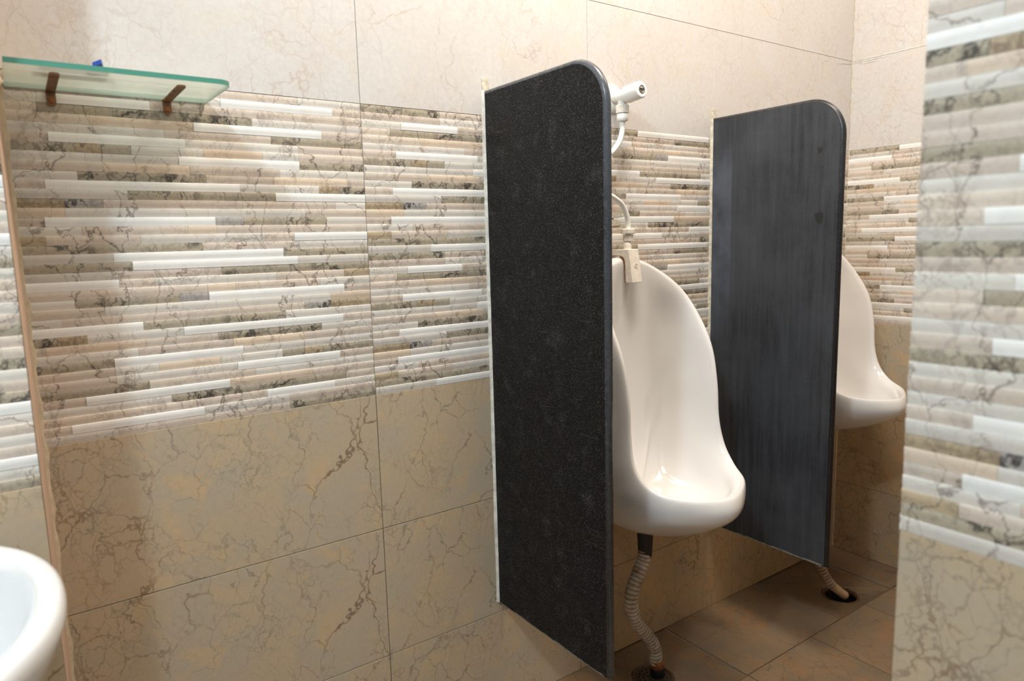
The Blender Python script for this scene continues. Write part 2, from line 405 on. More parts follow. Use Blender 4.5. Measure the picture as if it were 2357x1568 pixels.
def tiled_wall(name, org, U, Nn, length, x_start, cols, topz, band_off=0.0, browned=()):
    """org = point on the floor at the wall's start; cols = list of (col index, flip upper, flip lower)
       x_start = distance from org to column 0"""
    mb = MB(); org = Vector(org); U = Vector(U); Z = Vector((0, 0, 1)); Nn = Vector(Nn)
    # backing slab
    bk = .002
    def P(u, z, o): return org + U * u + Z * z + Nn * o
    mb.quad([P(0, 0, 0), P(length, 0, 0), P(length, topz, 0), P(0, topz, 0)], 3)
    th = -.10
    mb.quad([P(0, 0, th), P(0, topz, th), P(length, topz, th), P(length, 0, th)], 4)
    mb.quad([P(0, 0, 0), P(0, topz, 0), P(0, topz, th), P(0, 0, th)], 4)
    mb.quad([P(length, 0, 0), P(length, 0, th), P(length, topz, th), P(length, topz, 0)], 4)
    mb.quad([P(0, topz, 0), P(length, topz, 0), P(length, topz, th), P(0, topz, th)], 4)
    zb = FZ + band_off
    for ci, fu, fl in cols:
        u0 = x_start + ci * TW; a = max(0, -u0) / TW; e = min(1, (length - u0) / TW)
        if e <= a: continue
        strip_tile(mb, P(u0, zb + 2 * TH, 0), U, Nn, fu, a, e)
        strip_tile(mb, P(u0, zb + TH, 0), U, Nn, fl, a, e)
        ua, ue = u0 + a * TW, u0 + e * TW
        z = zb; k = 0
        while z > .001:
            h = min(TH, z)
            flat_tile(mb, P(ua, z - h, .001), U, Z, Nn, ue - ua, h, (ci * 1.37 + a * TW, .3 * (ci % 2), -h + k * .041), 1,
                      tint=(.90, .79, .66, 1) if (browned and ci in browned and k > 0) else (1, 1, 1, 1))  # browner tint on the lower rows of the listed columns
            z -= h; k += 1
        z = zb + 2 * TH; k = 0
        while z < topz - .001:
            h = min(TH, topz - z)
            flat_tile(mb, P(ua, z, .001), U, Z, Nn, ue - ua, h, (ci * 2.1 + k * 3.3 + a * TW, .2, 4.), 2, gap=.0008, bev=.0003, out=.0010)
            z += h; k += 1
    o = mb.build(name, [M['strip'], M['lower'], M['upper'], M['grout'], M['paint']])
    return tagk(o)

TOP = 2.75
XW0, XR = 0.017, 2.438
# wall behind the urinals
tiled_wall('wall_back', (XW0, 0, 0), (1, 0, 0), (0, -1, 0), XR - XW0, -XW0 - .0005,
           [(0, False, True), (1, False, False), (2, True, True), (3, False, False)], TOP, browned=(2, 3))
# right wall: starts in the corner and runs towards the camera
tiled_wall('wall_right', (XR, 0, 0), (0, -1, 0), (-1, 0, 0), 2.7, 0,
           [(0, True, True), (1, False, False), (2, True, False), (3, False, True), (4, True, True)], TOP, browned=(0,))
# near wall on the right (end of a cubicle wall)
XN, YN = 0.742, -1.025
tiled_wall('wall_near', (XN, YN, 0), (0, -1, 0), (-1, 0, 0), 1.675, 0,
           [(0, True, False), (1, True, False), (2, True, False)], TOP, band_off=.0075)
# pier on the left, front face parallel to the back wall
XP, YP = 0.0085, -0.223
tiled_wall('wall_left', (-1.2, YP, 0), (1, 0, 0), (0, -1, 0), 1.2 + XP, 1.2 + XP - 2 * TW,
           [(-1, False, False), (0, False, False), (1, False, False)], TOP)
# side face of the pier with cut tile edges
mb = MB()
mb.quad([(XP, YP - .0, 0), (XW0, 0, 0), (XW0, 0, TOP), (XP, YP - .0, TOP)])
mb.quad([(XP - .006, YP - .0, 0), (XP, YP, 0), (XP, YP, TOP), (XP - .006, YP, TOP)])
tagk(mb.build('trim_1', M['pink']))
mb = MB(); prev = None
zs = [0.0 + i * .012 for i in range(int(2.2 / .012))]
for i, z in enumerate(zs):
    nz = noise.noise(Vector((z * 9, 3.1, 0))) + .7 * noise.noise(Vector((z * 38, 1.1, 5)))
    w = .0032 + .003 * nz + (.0018 if (i % 7) in (0, 1) else 0)
    w = max(w, .0012)
    cur = (z, w)
    if prev:
        (z0, w0), (z1, w1) = prev, cur
        mb.quad([(XW0 - .001, -.0055, z0), (XW0 + w0, -.0045, z0), (XW0 + w1, -.0045, z1), (XW0 - .001, -.0055, z1)], smooth=True)
        mb.quad([(XW0 + w0, -.0045, z0), (XW0 + w0 + .0012, -.0, z0), (XW0 + w1 + .0012, -.0, z1), (XW0 + w1, -.0045, z1)], smooth=True)
    prev = cur
tagk(mb.build('trim_2', M['cream']))
# corner joint between back and right wall
mb = MB(); prev = None
for i in range(230):
    z = i * .012; w = .004 + .0014 * noise.noise(Vector((z * 30, 0, 0))) + .001 * noise.noise(Vector((z * 7, 4, 0)))
    cur = (z, w)
    if prev:
        (z0, w0), (z1, w1) = prev, cur
        mb.quad([(XR - w0, -.0002, z0), (XR, -w0, z0), (XR, -w1, z1), (XR - w1, -.0002, z1)], smooth=True)
        mb.quad([(XR - w0 - .0005, -.0028, z0), (XR - .0028, -w0 - .0005, z0), (XR - .0028, -w1 - .0005, z1), (XR - w1 - .0005, -.0028, z1)], smooth=True)
    prev = cur
tagk(mb.build('trim_3', M['sealant_old']))

mb = MB(); rnd = random.Random(3)
for z, s_ in ((.872, .005), (.884, .003), (.61, .0035), (.588, .0045), (1.30, .002), (.30, .003)):
    rows = []
    for i in range(7):
        t_ = i / 6 * math.pi
        rows.append([(XN - .0018 - .0016 * math.sin(t_), YN - .001 - s_ * .5 * math.sin(t_) * (1 + .7 * math.cos(a)) * .5 + .0005, z + s_ * -math.cos(t_) + .0006 * math.sin(a * 3)) for a in [2*math.pi*k/10 for k in range(10)]])
    mb.grid(rows, closed_u=True)
tagk(mb.build('trim_6', M['sealant']))

# plain walls and ceiling that close the room outside the picture
def slab(name, a, b, mat):
    mb = MB(); mb.box(a, b); return tagk(mb.build(name, mat))
slab('ceiling', (-1.3, -2.8, TOP), (2.54, .1, TOP + .1), M['paint'])
slab('wall_far_left', (-1.3, -2.8, 0), (-1.2, -.223, TOP), M['paint'])
slab('wall_front', (-1.2, -2.8, 0), (2.438, -2.7, TOP), M['paint'])

# ------------------------------------------------------------------ floor
def build_floor():
    mb = MB(); Nn = (0, 0, 1)
    mb.quad([(-1.3, -2.8, -.004), (2.54, -2.8, -.004), (2.54, .1, -.004), (-1.3, .1, -.004)], 1)
    yb = [0, -.297] + [-.297 - .30 * k for k in range(1, 9)]
    row0 = [-1.2, -.9, -.6, -.3, 0, .3, .61, .91, 1.21, 1.512, 1.97, 2.28, 2.438]
    rowx = [-1.2, -.9, -.6, -.3, 0, .3, .6, .9, 1.2, 1.512, 1.813, 2.113, 2.438]
    k = 0
    for j in range(len(yb) - 1):
        xs = row0 if j == 0 else rowx
        for i in range(len(xs) - 1):
            k += 1
            if j == 0 and (abs(xs[i] - 1.21) < .01 or abs(xs[i] - 1.97) < .01): continue
            x0, x1, y1, y0 = xs[i], xs[i+1], yb[j], yb[j+1]
            if y0 < -2.7: y0 = -2.7
            if y1 <= y0: continue
            flat_tile(mb, (x0, y0, -.0035), (1, 0, 0), (0, 1, 0), Nn, x1 - x0, y1 - y0, ((k * .77) % 9, (k % 3) * .5, (k * 1.9) % 7), 0, gap=.0025, out=.0035)
            if j == 0 and i == 9:   # extra cut line in the wide tile
                pass
    # two sunk drain tiles, each folded along its diagonals towards the drain
    for (x0, x1, cx_, cy_, dep) in ((1.21, 1.512, 1.318, -.135, .012), (1.97, 2.28, 2.135, -.205, .014)):
        y1, y0 = 0, -.297
        cs = [(x0 + .002, y0 + .002, -.003), (x1 - .002, y0 + .002, -.003), (x1 - .002, y1, -.003), (x0 + .002, y1, -.003)]
        R = .058; n = 48
        ring = []
        for q in range(n):
            a = 2 * math.pi * q / n; ring.append(mb.vert((cx_ + R * math.cos(a), cy_ + R * math.sin(a), -dep)))
        ci = [mb.vert(p) for p in cs]
        # assign ring points to the sides
        def ang(p): return math.atan2(p[1] - cy_, p[0] - cx_) % (2 * math.pi)
        ca = [ang(p) for p in cs]
        idx = [int(round(a / (2 * math.pi) * n)) % n for a in ca]
        for s_ in range(4):
            i0, i1 = idx[s_], idx[(s_ + 1) % 4]
            seq = []; q = i0
            while True:
                seq.append(q)
                if q == i1: break
                q = (q + 1) % n
            loop = [ci[s_], ci[(s_ + 1) % 4]] + [ring[q] for q in seq[::-1]]
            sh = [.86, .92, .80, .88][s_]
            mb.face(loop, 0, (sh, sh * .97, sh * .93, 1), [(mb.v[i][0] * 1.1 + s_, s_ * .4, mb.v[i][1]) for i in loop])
        # drain throat
        r2 = [mb.vert((cx_ + R * .98 * math.cos(2*math.pi*q/n), cy_ + R * .98 * math.sin(2*math.pi*q/n), -dep - .05)) for q in range(n)]
        for q in range(n):
            mb.face([ring[q], ring[(q+1) % n], r2[(q+1) % n], r2[q]], 2)
        mb.face(r2, 2)
        # side walls between floor level and sunk tile
        for a_, b_ in ((0, 1), (1, 2), (2, 3), (3, 0)):
            p, q = cs[a_], cs[b_]
            mb.quad([p, q, (q[0], q[1], -.03), (p[0], p[1], -.03)], 1)
    return mb.build('floor', [M['floor'], M['grout_dark'], M['dark']])
# the plain joint bed must not cover the sunk drains: build it in pieces instead
def floor_fixed():
    o = build_floor()
    me = o.data
    import bmesh
    bm = bmesh.new(); bm.from_mesh(me); bm.faces.ensure_lookup_table()
    bm.faces.remove(bm.faces[0])
    vs = {}
    def v(x, y):
        if (x, y) not in vs: vs[(x, y)] = bm.verts.new((x, y, -.0034))
        return vs[(x, y)]
    xs = [-1.3, 1.21, 1.512, 1.97, 2.28, 2.54]; ys = [-2.8, -.297, 0, .1]
    for i in range(5):
        for j in range(3):
            if j == 1 and i in (1, 3): continue
            f = bm.faces.new([v(xs[i], ys[j]), v(xs[i+1], ys[j]), v(xs[i+1], ys[j+1]), v(xs[i], ys[j+1])]); f.material_index = 1
    bm.to_mesh(me); bm.free(); tagk(o); return o
floor_fixed()

# ------------------------------------------------------------------ granite dividers
def divider(xl, label, mat, sc_old):
    """slab with its left face at x = xl"""
    t = .018; z0, z1 = FZ - .571, FZ + .655; yf = -.403; R = .098; r = t / 2
    root = empty('urinal_divider', (xl, 0, 0), label, 'divider', 'granite dividers beside the urinals')
    # outline in (d, z): from the wall bottom, to front bottom, up, round, back to the wall
    D = -yf; out = [(0, z0), (D, z0)]
    n = 16
    for k in range(n + 1):
        a = k / n * math.pi / 2
        out.append((D - R + R * math.cos(a), z1 - R + R * math.sin(a)))
    out.append((0, z1))
    # inner outline (offset by r, not at the wall)
    def inset(q):
        o2 = [(0, z0 + .001), (D - q, z0 + .001)]
        for k in range(n + 1):
            a = k / n * math.pi / 2
            o2.append((D - R + (R - q) * math.cos(a), z1 - R + (R - q) * math.sin(a)))
        o2.append((0, z1 - q)); return o2
    mb = MB(); m = 7; rings = []
    for k in range(m):
        a = math.pi * k / (m - 1)
        q = r * (1 - math.sin(a)); x = r - r * math.cos(a)
        rings.append([(x, -d, z) for d, z in inset(q)])
    ids = [[mb.vert(p) for p in rg] for rg in rings]; L = len(ids[0])
    for k in range(m - 1):
        for j in range(L - 1):
            if j == 0: continue
            mb.face([ids[k][j], ids[k][j+1], ids[k+1][j+1], ids[k+1][j]], 1, smooth=True)
        mb.face([ids[k][0], ids[k][1], ids[k+1][1], ids[k+1][0]], 2)      # sawn bottom
    mb.face(ids[0][::-1], 0); mb.face(ids[-1], 0)
    o = mb.build('slab', [mat, M['granite_edge_dark'] if sc_old else M['granite_edge'], M['granite_raw']], root)
    # chipped fringe along the bottom edge
    ch = MB(); rnd = random.Random(int(xl * 100)); prev = None
    for k in range(70):
        y = -.004 - k * (D - .02) / 69; h = max(.0008, .0020 + .0022 * noise.noise(Vector((y * 60, xl * 9, 0))) + (.006 if xl > 1 else .003) * max(0, .25 * (xl > 1) * (y < -.18) + noise.noise(Vector((y * 14, xl, 3)))))
        cur = (y, h)
        if prev:
            (ya, ha), (yb, hb) = prev, cur
            ch.quad([(-.0006, ya, z0 + .0), (-.0006, yb, z0 + .0), (-.0004, yb, z0 + hb), (-.0004, ya, z0 + ha)])
            ch.quad([(-.0006, ya, z0), (.004, ya, z0 - .0006), (.004, yb, z0 - .0006), (-.0006, yb, z0)])
        prev = cur
    ch.build('chipped_edge', M['granite_raw'], root)
    # sealant bead on both sides at the wall
    sb = MB()
    for side in (-1, 1):
        prev = None
        for k in range(200):
            z = z0 + (z1 - z0) * k / 199
            w = (.0052 if side < 0 else .004) + .0012 * noise.noise(Vector((z * 9, side, xl))) + .0004 * noise.noise(Vector((z * 60, side, xl)))
            h = .0035 + .001 * noise.noise(Vector((z * 20, side + 4, xl)))
            bx = 0 if side < 0 else t
            cur = [(bx, -h - .004, z), (bx + side * w * .5, -h * .72 - .003, z), (bx + side * w, -.0036, z), (bx + side * (w + .001), 0, z)]
            if prev:
                for q in range(3):
                    a_, b_ = (q, q + 1)
                    sb.quad([prev[a_], prev[b_], cur[b_], cur[a_]] if side < 0 else [prev[b_], prev[a_], cur[a_], cur[b_]], smooth=True)
            prev = cur
    tag(sb.build('sealant_bead', M['sealant_old'] if sc_old else M['sealant'], root), 'white sealant bead')
    # old plaster patch just above the slab
    pp = MB(); pts = []
    for k in range(24):
        a = 2 * math.pi * k / 24; rr = 1 + .22 * noise.noise(Vector((math.cos(a) * 2, math.sin(a) * 2, xl * 5)))
        pts.append((.006 + .0105 * rr * max(-.9, min(.9, math.cos(a) * 1.2)), z1 + .010 + .020 * rr * max(-.9, min(.85, math.sin(a) * 1.1))))
    f = [pp.vert((x, -.0036, z)) for x, z in pts]; bck = [pp.vert((x, -.0015, z)) for x, z in pts]
    pp.face(f[::-1]); [pp.face([f[i], f[(i+1) % 24], bck[(i+1) % 24], bck[i]]) for i in range(24)]
    tag(pp.build('plaster_patch', M['sealant_old'], root), 'yellowed plaster patch')
    return root
d1 = divider(.907, 'black granite urinal divider nearest the camera, beside the bare wall', M['granite'], False)
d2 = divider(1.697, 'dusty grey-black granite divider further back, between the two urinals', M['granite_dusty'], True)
# dark water stains on the dusty divider
for (dy, dz, s) in ((-.345, FZ + .358, .014), (-.340, FZ + .525, .008)):
    st = MB(); pts = []
    for k in range(40):
        a = 2 * math.pi * k / 40; rr = s * (1 + .45 * noise.noise(Vector((math.cos(a) * 1.6, math.sin(a) * 1.6, dz * 9))))
        pts.append((-.0004, dy + rr * math.cos(a) * .8, dz + rr * math.sin(a) * 1.15))
    st.face([st.vert(p) for p in pts]); tag(st.build('water_stain', simple('dark_stain', (34, 35, 37), .45), d2), 'dark round water stain')

# ------------------------------------------------------------------ urinals
ST = [  # stations: w, o1, ob, o2, cr, i1, i2, i3, i4, i5 as (x, d, z)
 [(0,0,.258),(0,.018,.266),(0,.028,.269),(0,.040,.269),(0,.052,.262),(0,.055,.245),(0,.050,.19),(0,.046,.05),(0,.046,-.1),(0,.054,-.24)],
 [(.07,0,.246),(.072,.022,.254),(.073,.034,.256),(.073,.048,.254),(.072,.062,.246),(.068,.062,.230),(.055,.053,.17),(.04,.047,.04),(.03,.047,-.1),(.022,.054,-.24)],
 [(.125,0,.200),(.130,.045,.206),(.131,.07,.206),(.132,.095,.202),(.127,.113,.190),(.117,.105,.174),(.098,.064,.13),(.075,.049,.02),(.055,.048,-.11),(.038,.056,-.24)],
 [(.148,0,.136),(.156,.06,.143),(.158,.095,.143),(.159,.132,.140),(.153,.152,.128),(.141,.142,.116),(.124,.082,.08),(.098,.053,-.01),(.072,.050,-.12),(.05,.058,-.24)],
 [(.155,0,.06),(.163,.08,.06),(.166,.13,.058),(.167,.175,.053),(.161,.199,.040),(.148,.188,.034),(.139,.12,.01),(.118,.064,-.05),(.088,.049,-.14),(.058,.062,-.245)],
 [(.155,0,-.06),(.163,.1,-.06),(.167,.15,-.06),(.168,.196,-.06),(.161,.220,-.06),(.148,.208,-.06),(.141,.14,-.07),(.127,.074,-.10),(.098,.052,-.17),(.064,.066,-.25)],
 [(.153,0,-.18),(.163,.1,-.18),(.168,.15,-.175),(.170,.200,-.165),(.162,.226,-.15),(.149,.214,-.15),(.142,.15,-.155),(.130,.084,-.175),(.106,.058,-.22),(.068,.068,-.275)],
 [(.148,0,-.28),(.160,.11,-.28),(.168,.165,-.265),(.172,.215,-.245),(.165,.243,-.218),(.149,.234,-.222),(.137,.19,-.236),(.131,.13,-.262),(.108,.085,-.287),(.07,.090,-.315)],
 [(.13,0,-.36),(.148,.13,-.350),(.160,.19,-.334),(.165,.252,-.302),(.153,.284,-.260),(.132,.272,-.266),(.122,.25,-.292),(.114,.20,-.325),(.09,.15,-.335),(.06,.125,-.338)],
 [(.09,0,-.415),(.11,.16,-.405),(.118,.25,-.380),(.119,.332,-.328),(.106,.350,-.277),(.090,.330,-.284),(.083,.31,-.312),(.072,.26,-.338),(.058,.2,-.345),(.04,.155,-.346)],
 [(0,0,-.448),(0,.17,-.438),(0,.30,-.398),(0,.395,-.336),(0,.392,-.284),(0,.366,-.290),(0,.348,-.316),(0,.29,-.342),(0,.21,-.348),(0,.155,-.348)],
]
CEN = (0, .105, -.343)
def urinal_mesh():
    sts = [[Vector(p) for p in s] + [Vector(CEN)] for s in ST]
    # ring-wise resample
    sts = [catmull(s, 4) for s in sts]
    m = len(sts[0]); cols = []
    nS = 5
    full = []
    for j in range(m):
        line = [s[j] for s in sts]
        # reflect for smooth ends
        mir = [Vector((-line[1].x, line[1].y, line[1].z))] + line + [Vector((-line[-2].x, line[-2].y, line[-2].z))]
        pts = []
        for i in range(1, len(mir) - 2):
            a, b, c, d = mir[i-1], mir[i], mir[i+1], mir[i+2]
            for k in range(nS):
                t = k / nS; pts.append(0.5 * ((2*b) + (c-a)*t + (2*a-5*b+4*c-d)*t*t + (3*b-a-3*c+d)*t**3))
        pts.append(line[-1])
        full.append(pts + [Vector((-p.x, p.y, p.z)) for p in pts[-2:0:-1]])
    mb = MB(); rows = [[(p.x, -p.y, p.z) for p in r] for r in full]
    mb.grid(rows[:-1], closed_u=True)
    c = mb.vert((CEN[0], -CEN[1], CEN[2]))
    n = len(rows[0]); base = (m - 2) * n
    for j in range(n): mb.face([base + j, base + (j+1) % n, c], 0, smooth=True)
    # back
    mb.face(list(range(n))[::-1], 0)
    return mb
UX = 1.300
umb = urinal_mesh()
u1 = umb.build('urinal', M['porcelain'], None, (UX, -.003, FZ))
tag(u1, 'white porcelain urinal between the two dark dividers, with a flush spreader hooked over its rim', 'urinal', 'white porcelain urinals')
sub = u1.modifiers.new('sub', 'SUBSURF'); sub.levels = 1; sub.render_levels = 1
def drain_hole(parent):
    mb = MB(); lathe(mb, (0, -.165, -.3495), (0, 0, 1), [(.0045, .0), (.0045, .014), (.0052, .019), (.0040, .022), (0, .0225)], 28)
    o = mb.build('drain_cover', M['plastic_old'], parent); return tag(o, 'yellowish drain disc')
dh = drain_hole(u1)
u2 = u1.copy(); C.objects.link(u2); u2.location = (2.073, -.003, FZ + .084); u2.scale = (1, 1, .885)
tag(u2, 'white porcelain urinal in the corner, mostly behind the further divider', 'urinal', 'white porcelain urinals')
c = dh.copy(); C.objects.link(c); c.parent = u2

# ------------------------------------------------------------------ angle valve, hose, spreader
VX, VZ = UX, FZ + .672
v = empty('angle_valve', (VX, -.002, VZ), 'white plastic angle valve on the wall above the near urinal', 'valve')
mb = MB(); lathe(mb, (0, 0, 0), (0, -1, 0), [(0, .036), (.003, .036), (.008, .032), (.011, .022), (.011, .013), (.009, 0)], 40); mb.build('wall_flange', M['plastic'], v)
mb = MB(); lathe(mb, (0, -.008, 0), (0, -1, 0), [(0, 0), (0, .0125), (.02, .0125), (.024, .0155), (.046, .0155), (.050, .013), (.050, 0)], 32)
lathe(mb, (0, -.040, 0), (0, 0, -1), [(0, .011), (.024, .011), (.026, .009), (.028, .009), (.028, 0)], 28); mb.build('valve_body', M['plastic'], v)
def octo(mb, o, axis, h, r, ch, mat=0):
    lathe(mb, o, axis, [(0, 0), (0, r - ch), (ch, r), (h - ch, r * .98), (h, r * .98 - ch), (h, 0)], 10, mat, smooth=False)
mb = MB(); octo(mb, (0, -.054, 0), (0.02, -1, .10), .052, .0215, .0022); cap = mb.build('handle', M['plastic'], v, bevel=.0016)
mb = MB(); lathe(mb, (.0010, -.1056, .0053), (0.02, -1, .10), [(0, 0), (0, .0106), (.0012, .0104), (.0012, .0080), (.0004, .0076), (.0016, .0060), (.0020, 0)], 26)
sc = mb.build('screw', M['screwmetal'], cap)
mb = MB(); mb.box((-.006, -.1082, .0046), (.008, -.1073, .0064)); mb.build('screw_slot', M['dark'], sc)
# hose
h = empty('supply_hose', (VX, -.042, VZ - .03), 'curved white plastic hose running from the wall valve down to the spreader', 'hose')
def knurled(mb, o, h_, r, teeth=26, amp=.0007, taper=0):
    rows = []; seg = teeth * 4
    for hh, rr in [(0, 0), (0, r - .001), (.001, r), (h_ - .001, r - taper), (h_, r - .001 - taper), (h_, 0)]:
        rows.append([Vector(o) + Vector(((max(rr, 1e-5) + (amp if (k // 2) % 2 else 0) * (rr > .002)) * math.cos(2*math.pi*k/seg), (max(rr, 1e-5) + (amp if (k // 2) % 2 else 0) * (rr > .002)) * math.sin(2*math.pi*k/seg), -hh)) for k in range(seg)])
    mb.grid(rows, closed_u=True, smooth=False)
mb = MB(); knurled(mb, (0, 0, .008), .020, .0155); mb.build('upper_nut', M['plastic_old'], h)
mb = MB(); lathe(mb, (0, 0, -.0135), (0, 0, -1), [(0, 0), (0, .0142), (.016, .0142), (.018, .012), (.018, 0)], 30); mb.build('lower_nut', M['plastic'], h)
P0 = Vector((VX, -.042, VZ - .03))
path = [Vector((VX, -.042, VZ - .060)), Vector((VX, -.042, FZ + .590)), Vector((VX - .012, -.044, FZ + .562)), Vector((VX - .040, -.050, FZ + .536)),
        Vector((VX - .080, -.058, FZ + .512)), Vector((VX - .105, -.066, FZ + .475)), Vector((VX - .092, -.070, FZ + .435)), Vector((VX - .052, -.066, FZ + .418)),
        Vector((VX - .018, -.060, FZ + .400)), Vector((VX + .002, -.058, FZ + .365)), Vector((VX + .004, -.057, FZ + .325))]
mb = MB(); tube(mb, [p - P0 for p in catmull(path, 10)], .0068, 18); mb.build('hose_tube', M['plastic'], h)
mb = MB(); o_ = Vector((VX + .004, -.057, FZ + .342)) - P0
lathe(mb, o_, (0, 0, -1), [(0, 0), (0, .0165), (.002, .0185), (.012, .0185), (.014, .016), (.014, 0)], 8, smooth=False); mb.build('hex_collar', M['plastic_old'], h, bevel=.0008)
mb = MB(); knurled(mb, o_ + Vector((0, 0, -.015)), .017, .0125); mb.build('bottom_nut', M['plastic_old'], h)
# spreader hooked over the urinal rim
sp = empty('flush_spreader', (VX - .016, 0, FZ + .20), 'cream plastic flush spreader hooked over the top rim of the near urinal', 'spreader')
mb = MB(); Wd = .036
side = [(.008, .089), (.060, .090), (.078, .090), (.094, .004), (.066, .004), (.065, .012), (.064, .048), (.061, .062), (.054, .069), (.040, .0715), (.012, .0715), (.008, .073)]
for x in (0, Wd):
    ids = [mb.vert((x, -d * (1 if x == 0 else 1.0), z)) for d, z in side]
    mb.face(ids if x == 0 else ids[::-1])
n_ = len(side)
for i in range(n_): mb.face([i, i + n_, (i + 1) % n_ + n_, (i + 1) % n_])
sm = mb.build('bracket_body', M['plastic_old'], sp, bevel=.0025)
mb = MB(); lathe(mb, (.018, -.057, .088), (0, 0, 1), [(0, .0105), (.010, .0105), (.022, .009), (.022, 0)], 24); mb.build('inlet_stub', M['plastic_old'], sp)
mb = MB(); base = side[4:12]
pr_ = None
for k, (d, z) in enumerate(catmull([(d, z, 0) for d, z in base], 5)[i][:2] for i in range(5 * 7 + 1)):
    w_ = .003 + .0015 * noise.noise(Vector((k * .6, 0, 0)))
    cur = ((-.0006, -d, z), (-.0006, -d - w_, z + w_ * .6))
    if pr_: mb.quad([pr_[0], pr_[1], cur[1], cur[0]])
    pr_ = cur
mb.box((-.0007, -.012, .070), (-.0005, -.004, .086))
mb.build('rust_mark', M['rust'], sp)
mb = MB(); rows = []
for (hh, rr) in [(0, .0062), (.0005, .0058), (.0005, .0052), (0, .0048)]:
    rows.append([(.019 + rr * math.cos(2*math.pi*k/32), -.0868 - hh + (rr * math.sin(2*math.pi*k/32)) * .186, .048 + rr * math.sin(2*math.pi*k/32)) for k in range(32)])
mb.grid(rows, closed_u=True)
for q in (-1, 1): mb.box((.019 + q * .0016 - .0005, -.0878, .046), (.019 + q * .0016 + .0005, -.0866, .050))
mb.build('round_emblem', M['plastic_old'], sp)
# broken grout / glue residue behind the hose
mb = MB()
for (x0, x1, z0, z1, sd) in ((1.24, 1.345, .372, .386, 1), (1.25, 1.33, .350, .366, 2), (1.335, 1.352, .338, .352, 3), (1.26, 1.30, .334, .343, 4)):
    top = []; bot = []; n = 24
    for k in range(n + 1):
        x = x0 + (x1 - x0) * k / n; e = math.sin(math.pi * k / n) ** .4
        zc = (z0 + z1) / 2; hh = (z1 - z0) / 2 * e
        top.append((x, -.0048, FZ + zc + hh * (1 + .7 * noise.noise(Vector((x * 160, sd, 0)))))); bot.append((x, -.0042, FZ + zc - hh * (1 + .7 * noise.noise(Vector((x * 150, sd, 4))))))
    for k in range(n): mb.quad([bot[k], bot[k+1], top[k+1], top[k]])
tagk(mb.build('trim_4', M['sealant_old']))
# white crack filler at the joint of the right-hand upper tiles
mb = MB()
for (ya, za, yb, zb, w0) in ((0.0, .9, -.43, .9005, .0030), (0, .895, -.12, .893, .004), (-.02, .889, -.09, .884, .0028)):
    n = 20; prev = None
    for k in range(n + 1):
        t_ = k / n; y = ya + (yb - ya) * t_; z = FZ + za + (zb - za) * t_ + .0012 * noise.noise(Vector((y * 50, w0 * 999, 0)))
        w = w0 * (.35 + .65 * math.sin(math.pi * min(1, t_ + .12)) + .3 * noise.noise(Vector((y * 80, 1, 1)))) / 2 if w0 != .0030 else w0 / 2
        cur = ((XR - .0032, y - .003, z - w), (XR - .0032, y - .003, z + w))
        if prev: mb.quad([prev[0], prev[1], cur[1], cur[0]])
        prev = cur
n = 10; prev = None
for k in range(n + 1):
    t_ = k / n; x = XR - .003 - .115 * t_; z = FZ + .893 - .012 * t_; w = .0016 * (1 - t_ * .8)
    cur = ((x, -.0032, z - w), (x, -.0032, z + w))
    if prev: mb.quad([prev[0], cur[0], cur[1], prev[1]])
    prev = cur
tagk(mb.build('trim_5', M['sealant']))

# ------------------------------------------------------------------ drain hoses and floor drains
def corr(s, r=.0165, per=.0112, amp=.0024):
    t = (s % per) / per
    return r + amp * (math.sin(math.pi * t) ** .45 if 0 < t < 1 else 0) - amp * .3
def htint(clean, dirt, per=.0112):
    def f(s, p):
        t = (s % per) / per; g = math.sin(math.pi * t) ** .4 if 0 < t < 1 else 0
        q = max(0, min(1, g + .25 * noise.noise(Vector(p) * 40) - .15))
        q = q * (.75 + .35 * noise.noise(Vector(p) * 18))
        q = max(0, min(1, q))
        return tuple(a * q + b * (1 - q) for a, b in zip(lin(clean), lin(dirt))) + (1,)
    return f
def fine(path, n): return catmull(path, n)
dz = FZ
r1 = empty('drain_hose', (1.292, -.13, dz - .44), 'stained corrugated white drain hose bending down from the near urinal to the floor', 'hose')
b0 = Vector((1.292, -.13, dz - .44))
mb = MB(); lathe(mb, (0, 0, -.003), (0, 0, -1), [(0, .0225), (.004, .0222), (.02, .0205), (.055, .0190), (.072, .0180), (.072, 0)], 28); mb.build('rubber_coupling', M['black'], r1)
pth = [(1.292, -.13, dz - .495), (1.286, -.13, dz - .525), (1.268, -.13, dz - .556), (1.246, -.13, dz - .595), (1.240, -.13, dz - .630), (1.249, -.13, dz - .670),
       (1.272, -.13, dz - .712), (1.302, -.132, dz - .750), (1.322, -.134, dz - .785), (1.331, -.135, dz - .830), (1.334, -.136, dz - .858)]
P = fine(pth, 34); P = [p - b0 for p in P]
mb = MB(); L = tube(mb, P, lambda s: corr(s), 26, htint((222, 212, 196), (84, 54, 30))); mb.build('corrugated_tube', M['hose'], r1)
mb = MB(); lathe(mb, Vector((1.3325, -.136, dz - .826)) - b0, (.05, 0, -1), [(0, .0172), (.001, .0186), (.022, .0190), (.023, .017)], 28); tag(mb.build('rusty_sleeve', M['rust'], r1), 'rust-brown sleeve')
mb = MB(); lathe(mb, Vector((1.334, -.136, dz - .846)) - b0, (.04, 0, -1), [(0, 0), (0, .0185), (.004, .0195), (.028, .0195), (.032, .016), (.032, 0)], 28); mb.build('rubber_end', M['black'], r1)

